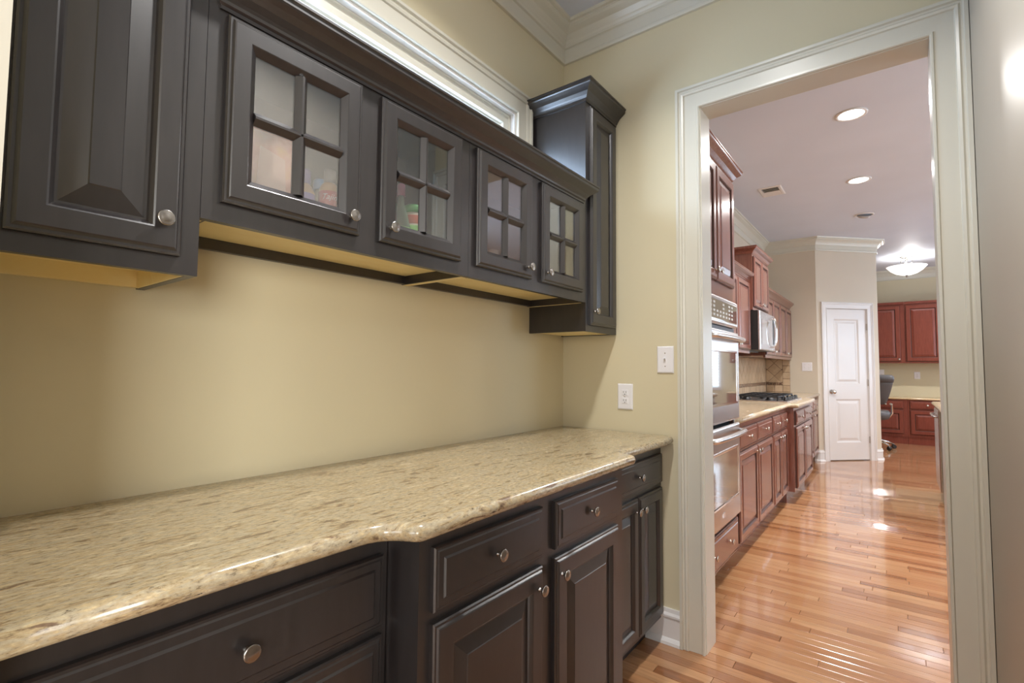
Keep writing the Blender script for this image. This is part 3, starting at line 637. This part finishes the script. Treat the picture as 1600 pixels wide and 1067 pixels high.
# backsplash: grout boards + tiles
def clip_poly(poly, u0, u1, v0, v1):
    def cl(P_, f, inter):
        out = []
        for i in range(len(P_)):
            a, b_ = P_[i-1], P_[i]; fa, fb = f(a), f(b_)
            if fb: 
                if not fa: out.append(inter(a, b_))
                out.append(b_)
            elif fa: out.append(inter(a, b_))
        return out
    for ax, lim, sgn in ((0, u0, 1), (0, u1, -1), (1, v0, 1), (1, v1, -1)):
        if not poly: return []
        f = lambda p_, ax=ax, lim=lim, sgn=sgn: (p_[ax]-lim)*sgn >= 0
        def it(a, b_, ax=ax, lim=lim):
            t = (lim-a[ax])/(b_[ax]-a[ax]); return (a[0]+(b_[0]-a[0])*t, a[1]+(b_[1]-a[1])*t)
        poly = cl(poly, f, it)
    return poly
def tile(parent, F, poly, h=.006, g=.003):
    if len(poly) < 3: return
    cx_ = sum(p_[0] for p_ in poly)/len(poly); cy2 = sum(p_[1] for p_ in poly)/len(poly)
    rr = max(math.hypot(p_[0]-cx_, p_[1]-cy2) for p_ in poly)
    if rr < .018: return
    def sh(d): k = max(0, 1-d/rr*1.3); return [(cx_+(p_[0]-cx_)*k, cy2+(p_[1]-cy2)*k) for p_ in poly]
    a, b_ = sh(g), sh(g+.003)
    build('tile', MB().loops([[F(*p_, .001) for p_ in a], [F(*p_, h-.002) for p_ in a], [F(*p_, h) for p_ in b_]], cap0=False), TILE, parent)
def backsplash(name, F, u0, u1, label, edge=True):
    z0, z1 = .917, 1.378
    c = root(name, F((u0+u1)/2, z0, 0), label, 'backsplash')
    build('grout', MB().fbox(F, u0, u1, z0, z1, .0005, .0035), GROUT, c)
    ue = u1-.095 if edge else u1
    build('mosaic_border', MB().fbox(F, u0, ue, 1.012, 1.046, .003, .0085), MOSAIC, c)
    n = max(1, round((ue-u0)/.115)); s_ = (ue-u0)/n
    for i in range(n): tile(c, F, [(u0+i*s_, z0), (u0+(i+1)*s_, z0), (u0+(i+1)*s_, 1.011), (u0+i*s_, 1.011)])
    h = .092; i0 = u0 + (.105 if edge else .0)
    j = -1
    for row in range(9):
        vc = 1.047 + row*h
        k = -2
        while True:
            uc = i0 + (2*k + (row % 2))*h
            if uc - h > ue: break
            if uc + h > u0: tile(c, F, clip_poly([(uc-h, vc), (uc, vc-h), (uc+h, vc), (uc, vc+h)], u0, ue, 1.048, z1))
            k += 1
    if edge:
        v = z0
        while v < z1-.01: tile(c, F, [(ue, v), (u1, v), (u1, min(z1, v+.0925)), (ue, min(z1, v+.0925))]); v += .0925
    return c
backsplash('side_backsplash', fy(YE), KX+.010, .224, 'diamond laid travertine backsplash on the end wall beside the switch')
backsplash('long_backsplash', fx(KX), 1.105, YE-.010, 'travertine tile backsplash behind the gas cooktop', edge=False)

# cooktop
c = root('gas_cooktop', (.34, 3.5, .916), 'stainless gas cooktop with black iron grates', 'cooktop')
build('tray', MB().rings(frame((0, 0, .9162), (1, 0, 0), (0, 0, 1)), 0, 0, 0, 0, [(0, 0)]) if False else MB().box(.075, .585, 3.05, 3.94, .9162, .928), STEEL, c, .003)
for gx0, gy0, gy1 in ((.10, 3.07, 3.35), (.10, 3.36, 3.63), (.10, 3.64, 3.92)):
    mb = MB(); gx1 = .50; zz = .972
    for a in (gy0+.012, (gy0+gy1)/2, gy1-.012): mb.box(gx0, gx1, a-.006, a+.006, zz-.014, zz)
    for a in (gx0+.006, gx0+.10, gx0+.20, gx0+.30, gx1-.006): mb.box(a-.006, a+.006, gy0+.004, gy1-.004, zz-.013, zz-.001)
    for a in (gx0+.006, gx1-.006):
        for b_ in (gy0+.012, gy1-.012): mb.box(a-.008, a+.008, b_-.008, b_+.008, .928, zz-.012)
    build('grate', mb, IRON, c)
for bx_, by_ in ((.19, 3.21), (.41, 3.21), (.30, 3.495), (.19, 3.78), (.41, 3.78)):
    build('burner', MB().lathe((bx_, by_, .928), (0, 0, 1), [(.045, 0), (.045, .010), (.034, .014), (.034, .022), (.028, .026), (0, .027)], 16), IRON, c)
for i in range(5): build('control_knob', MB().lathe((.545, 3.20+i*.15, .928), (0, 0, 1), [(.021, 0), (.021, .006), (.017, .010), (.016, .030), (.013, .034), (0, .035)], 14), BLACK, c)

# wall cabinets
def kwall(name, y0, y1, z0, z1, xf, label, doors, crown_pts=None, kz=None):
    c = root(name, (KX, (y0+y1)/2, z0), label, 'cabinet', 'cherry wall cabinets along the kitchen')
    build('body', MB().box(KX+.002, xf, y0, y1, z0, z1), CH, c); F = fx(xf)
    build('light_rail', MB().box(xf-.02, xf+.001, y0, y1, z0-.022, z0), CH, c)
    n = len(doors)
    for i, (a, b_) in enumerate(doors): door(c, F, a, b_, z0+.012, z1-.03, CH, .042, .024, kn=((b_-.024) if i % 2 == 0 else (a+.024), z0+.055), kmesh=KNOB_K)
    if crown_pts: cab_crown(c, crown_pts, z1-.012, CH, 1.0)
    return c
kwall('wall_cabinet', 1.102, 2.130, 1.41, 2.125, .24, 'cherry wall cabinet tucked behind the oven tower', [(1.125, 1.61), (1.625, 2.11)], [(.24, 1.17), (.24, 2.131)])
kwall('wall_cabinet', 2.132, 3.148, 1.41, 2.125, .24, 'cherry wall cabinet between the oven tower and the microwave', [(2.155, 2.635), (2.65, 3.130)], [(.24, 2.131), (.24, 3.148)])
kwall('bridge_cabinet', 3.152, 3.900, 1.850, 2.405, .275, 'short raised cherry cabinet above the microwave', [(3.178, 3.520), (3.534, 3.878)], [(KX+.002, 3.152), (.275, 3.152), (.275, 3.900), (KX+.002, 3.900)])
kwall('wall_cabinet', 3.904, 4.760, 1.385, 2.085, .24, 'cherry wall cabinet with slim doors right of the microwave', [(3.925, 4.330), (4.340, 4.745)], [(KX+.002, 3.904), (.24, 3.904), (.24, 4.761)])
kwall('wall_cabinet', 4.762, 5.640, 1.385, 2.085, .24, 'cherry wall cabinet with slim doors touching the end wall', [(4.778, 5.190), (5.200, 5.615)], [(.24, 4.761), (.24, 5.60)])
# microwave
my0, my1, mx = 3.155, 3.895, .322
c = root('microwave_oven', (KX, 3.525, 1.425), 'stainless over the range microwave with dark side', 'microwave')
build('body', MB().box(KX+.003, mx, my0, my1, 1.425, 1.822), BLACK, c)
F = fx(mx)
d = build('door', MB().rings(F, my0, my1-.14, 1.428, 1.820, [(0, 0), (0, .013), (.006, .019), (.010, .020)]), STEEL, c)
build('window', MB().rings(F, my0+.06, my1-.24, 1.485, 1.735, [(0, .019), (0, .021), (.004, .022)]), OVEN_GLASS, d)
build('handle', MB().tube([F(my1-.165, 1.47, .019), F(my1-.165, 1.475, .048)] + [F(my1-.165, 1.49+.27*t/6, .053+.012*math.sin(math.pi*t/6)) for t in range(7)] + [F(my1-.165, 1.775, .048), F(my1-.165, 1.78, .019)], .011, 10), CHROME, d)
build('control_panel', MB().rings(F, my1-.138, my1, 1.428, 1.820, [(0, 0), (0, .013), (.006, .019), (.010, .020)]), STEEL, c)
build('keypad', MB().rings(F, my1-.118, my1-.02, 1.50, 1.77, [(0, .019), (0, .021), (.003, .022)]), BLACK, c)
build('badge', MB().fbox(F, my0+.27, my0+.31, 1.772, 1.79, .020, .0215), CHROME, c)
build('lamp_housing', MB().box(.05, .20, 3.30, 3.75, 1.413, 1.425), BLACK, c)

# ================================================================= ISLAND
ix0, iy0, iy1 = 1.712, 2.45, 4.42
c = root('kitchen_island', (2.2, 3.4, 0), 'dark kitchen island at right behind the door casing', 'island')
build('body', MB().box(ix0, 2.55, iy0, iy1-.66, .10, .876).box(ix0+.02, 2.55, iy1-.66, iy1, .10, .876).box(ix0, ix0+.02, iy1-.02, iy1, .10, .876), BLACK, c)
build('toe_kick', MB().box(ix0+.07, 2.5, iy0+.02, iy1-.02, 0, .10), FLASHING, c)
slab('island_countertop', [(2.6, iy1+.04), (2.6, iy0-.04)], smooth_path([(2.59, iy0-.04), (ix0-.035, iy0-.04), (ix0-.035, iy1+.04), (2.59, iy1+.04)], {1: .03, 2: .03}), .878, .916, GRANITE_K, 'cream granite countertop on the dark island')
F = frame((ix0, 0, 0), (0, -1, 0), (-1, 0, 0))
c = root('dishwasher', (ix0, iy1-.34, .1), 'stainless dishwasher front set in the dark island', 'dishwasher')
build('door', MB().rings(F, -(iy1-.035), -(iy1-.645), .12, .86, [(0, -.018), (0, .012), (.006, .018)]), STEEL, c)
build('handle', MB().tube([F(-(iy1-.09), .80, .018), F(-(iy1-.09), .80, .045), F(-(iy1-.59), .80, .045), F(-(iy1-.59), .80, .018)], .010, 10), STEEL, c)

# ================================================================= DESK NOOK
ux = [(.50, 1.018), (1.020, 1.535), (1.537, 2.080), (2.082, 2.6)]
for i, (a, b_) in enumerate(ux):
    c = root('nook_wall_cabinet', ((a+b_)/2, 8.93, 1.37), ['red cherry wall cabinet hidden behind the closet wall', 'red cherry wall cabinet at left above the office chair', 'red cherry wall cabinet in the middle of the desk nook', 'red cherry wall cabinet mostly hidden at right of the desk nook'][i], 'cabinet', 'red wall cabinets in the desk nook')
    build('body', MB().box(a, b_, 8.77, 9.098, 1.365, 2.43), CHERRY_F, c); F = fy(8.77)
    door(c, F, a+.012, b_-.055, 1.392, 2.375, CHERRY_F, .065, .03, kn=(b_-.085, 1.43), kmesh=KNOB_K)
    build('top_molding', MB().box(a, b_, 8.752, 8.77, 2.395, 2.435), CHERRY_F, c)
bxs = [(.41, .968), (.97, 1.535), (1.537, 2.080), (2.082, 2.6)]
for i, (a, b_) in enumerate(bxs):
    c = root('desk_cabinet', ((a+b_)/2, 8.8, 0), ['red cherry desk cabinet hidden behind the closet wall', 'red cherry desk cabinet behind the office chair', 'red cherry desk cabinet right of the office chair', 'red cherry desk cabinet hidden behind the island'][i], 'cabinet', 'red desk cabinets in the nook')
    build('body', MB().box(a, b_, 8.50, 9.098, .12, .742), CHERRY_F, c); build('plinth', MB().box(a, b_, 8.515, 9.098, 0, .12), CHERRY_F, c); F = fy(8.50)
    drawer(c, F, a+.03, b_-.05, .590, .722, CHERRY_F, kmesh=KNOB_K)
    door(c, F, a+.03, b_-.05, .165, .570, CHERRY_F, .06, .025, kn=((b_-.10) if i != 1 else (a+.30), .535), kmesh=KNOB_K)
slab('desk_countertop', [(2.6, 9.098), (.40, 9.098)], [(.40, 8.47), (2.6, 8.47)], .744, .776, GRANITE_F, 'light granite desk counter in the nook')
# office chair seen from behind
c = root('office_chair', (1.10, 7.62, 0), 'grey leather office chair half hidden by the closet wall', 'chair')
def loft(secs, n=24, p_=3.0):
    mb = MB(); lps = []
    for cx_, cy2, z, a, b_ in secs:
        lps.append([(cx_ + a*math.copysign(abs(math.cos(t))**(2/p_), math.cos(t)), cy2 + b_*math.copysign(abs(math.sin(t))**(2/p_), math.sin(t)), z) for t in [2*math.pi*i/n for i in range(n)]])
    return mb.loops(lps, smooth=True)
build('backrest', loft([(1.10, 7.47, .70, .12, .02), (1.10, 7.46, .72, .165, .04), (1.10, 7.44, .80, .195, .05), (1.10, 7.41, .90, .225, .055), (1.10, 7.38, 1.02, .255, .055), (1.10, 7.37, 1.06, .262, .050)]), LEATHER, c)
build('headroll', loft([(1.10, 7.37, 1.040, .22, .02), (1.10, 7.365, 1.050, .268, .060), (1.10, 7.355, 1.09, .275, .075), (1.10, 7.35, 1.135, .275, .072), (1.10, 7.355, 1.160, .255, .045), (1.10, 7.36, 1.166, .20, .015)]), LEATHER, c)
build('seat', loft([(1.10, 7.62, .455, .14, .16), (1.10, 7.62, .470, .19, .22), (1.10, 7.62, .52, .215, .24), (1.10, 7.62, .57, .215, .24), (1.10, 7.62, .60, .19, .22), (1.10, 7.62, .605, .14, .16)]), LEATHER, c)
for sx in (-1, 1): build('armrest', MB().tube([(1.10+sx*.20, 7.62, .50), (1.10+sx*.235, 7.62, .56), (1.10+sx*.235, 7.58, .70), (1.10+sx*.22, 7.46, .715)], .016, 10), CHROME, c)
build('gas_lift', MB().lathe((1.10, 7.62, .09), (0, 0, 1), [(.028, 0), (.028, .2), (.018, .21), (.018, .37)], 14), CHROME, c)
for i in range(5):
    a = .45 + i*2*math.pi/5; ex, ey = 1.10+.27*math.cos(a), 7.62+.27*math.sin(a)
    l = build('base_arm', MB().tube([(1.10, 7.62, .13), ((1.10+ex)/2, (7.62+ey)/2, .115), (ex, ey, .075)], [.028, .022, .016], 8), CHROME, c)
    build('caster', MB().lathe((ex-.022*math.sin(a), ey+.022*math.cos(a), .032), (math.sin(a), -math.cos(a), 0), [(.026, 0), (.032, .006), (.032, .038), (.026, .044)], 14), BLACK, l)

# ================================================================= CEILING FIXTURES
def can(x, y, on, label, power=0, z=CZ, color=NEUT, spread=2.6):
    c = root('recessed_light', (x, y, z), label, 'ceiling light', 'recessed ceiling lights')
    build('trim_ring', MB().loops([[(x+r_*math.cos(t), y+r_*math.sin(t), z+h) for t in [2*math.pi*i/28 for i in range(28)]] for r_, h in ((.100, 0), (.098, -.006), (.088, -.010), (.078, -.006), (.078, 0))], closed=True, smooth=True), TRIM_W, c)
    if on:
        build('lens', MB().lathe((x, y, z-.0005), (0, 0, -1), [(.077, 0), (.070, .004), (.03, .006), (0, .0065)], 24), LENS, c)
        l = bpy.data.lights.new('can_lamp', 'AREA'); l.shape = 'DISK'; l.size = .15; l.energy = power; l.color = color; l.spread = spread
        o = bpy.data.objects.new('can_lamp', l); COL.objects.link(o); o.parent = c; o.location = (0, 0, -.014)
    else:
        build('eyeball', MB().lathe((x, y, z-.001), (-.25, .5, -1), [(.070, 0), (.068, .012), (.058, .026), (.044, .034), (.040, .028), (0, .020)], 22), mat('lamp_off', (0.45, 0.43, 0.42), .3), c)
    return c
can(1.194, 1.945, True, 'nearest lit recessed ceiling light in the kitchen', 42)
can(1.165, 3.465, True, 'second lit recessed ceiling light further into the kitchen', 42)
can(1.150, 4.800, False, 'unlit swivel recessed light furthest along the kitchen ceiling')
can(.92, -1.12, True, 'recessed ceiling light above the pantry counter', 28, spread=2.3)
can(2.45, 7.4, True, 'added unseen recessed light in front of the desk nook', 40)  # unseen can added to brighten the nook wall
can(3.3, 2.2, True, 'recessed ceiling light over the far side of the island', 42)
can(3.3, 4.6, True, 'recessed ceiling light near the breakfast window', 42)
c = root('air_vent', (.440, 3.31, CZ), 'white rectangular air vent in the kitchen ceiling', 'vent')
FV = lambda a, b_, d: Vector((a, b_, CZ-d))
build('frame', MB().rings(FV, .335, .545, 3.16, 3.46, [(0, 0), (0, .003), (.010, .008), (.028, .008), (.034, .003), (.034, 0)], closed=True), TRIM_W, c)
build('backing', MB().fbox(FV, .365, .515, 3.19, 3.43, .0002, .001), mat('vent_dark', (0.25, 0.24, 0.18), .7), c)
for i in range(8):
    yy = 3.198+i*.030; t0, t1 = (.003, .011) if i < 4 else (.011, .003)
    build('slat', MB().loops([[(xx, yy, CZ-t1), (xx, yy+.003, CZ-t1), (xx, yy+.022, CZ-t0), (xx, yy+.019, CZ-t0)] for xx in (.366, .514)]), TRIM_W, c)
# semi-flush bowl lamp
px_, py_ = 1.575, 7.80
c = root('bowl_ceiling_lamp', (px_, py_, CZ), 'semi flush ceiling lamp with glowing frosted glass bowl', 'ceiling lamp')
build('canopy', MB().lathe((px_, py_, CZ), (0, 0, -1), [(.085, 0), (.085, .010), (.06, .022), (.02, .03), (0, .03)], 22), NICKEL_D, c)
build('stem', MB().tube([(px_, py_, CZ-.02), (px_, py_, CZ-.32)], .012), NICKEL_D, c)
for i in range(3):
    a = .4+i*2*math.pi/3; q_ = lambda r_, z_: (px_+r_*math.cos(a), py_+r_*math.sin(a), CZ-z_)
    build('scroll_arm', MB().tube([q_(.012, .05), q_(.05, .04), q_(.085, .065), q_(.075, .10), q_(.045, .105), q_(.05, .14), q_(.13, .155), q_(.20, .135), q_(.225, .150)], .008, 8), NICKEL_D, c)
build('glass_bowl', MB().lathe((px_, py_, CZ-.30), (0, 0, 1), [(.0, 0), (.06, .004), (.14, .030), (.21, .080), (.255, .135), (.262, .142), (.255, .145), (.205, .092), (.14, .040), (.05, .012), (0, .010)], 32), BOWL, c)
build('finial', MB().lathe((px_, py_, CZ-.335), (0, 0, 1), [(0, 0), (.012, .006), (.016, .018), (.008, .028), (.022, .036)], 14), NICKEL_D, c)
l = bpy.data.lights.new('bowl_bulb', 'POINT'); l.energy = 20; l.color = NEUT; l.shadow_soft_size = .06
o = bpy.data.objects.new('bowl_bulb', l); COL.objects.link(o); o.parent = c; o.location = (0.06, 0, -.17)
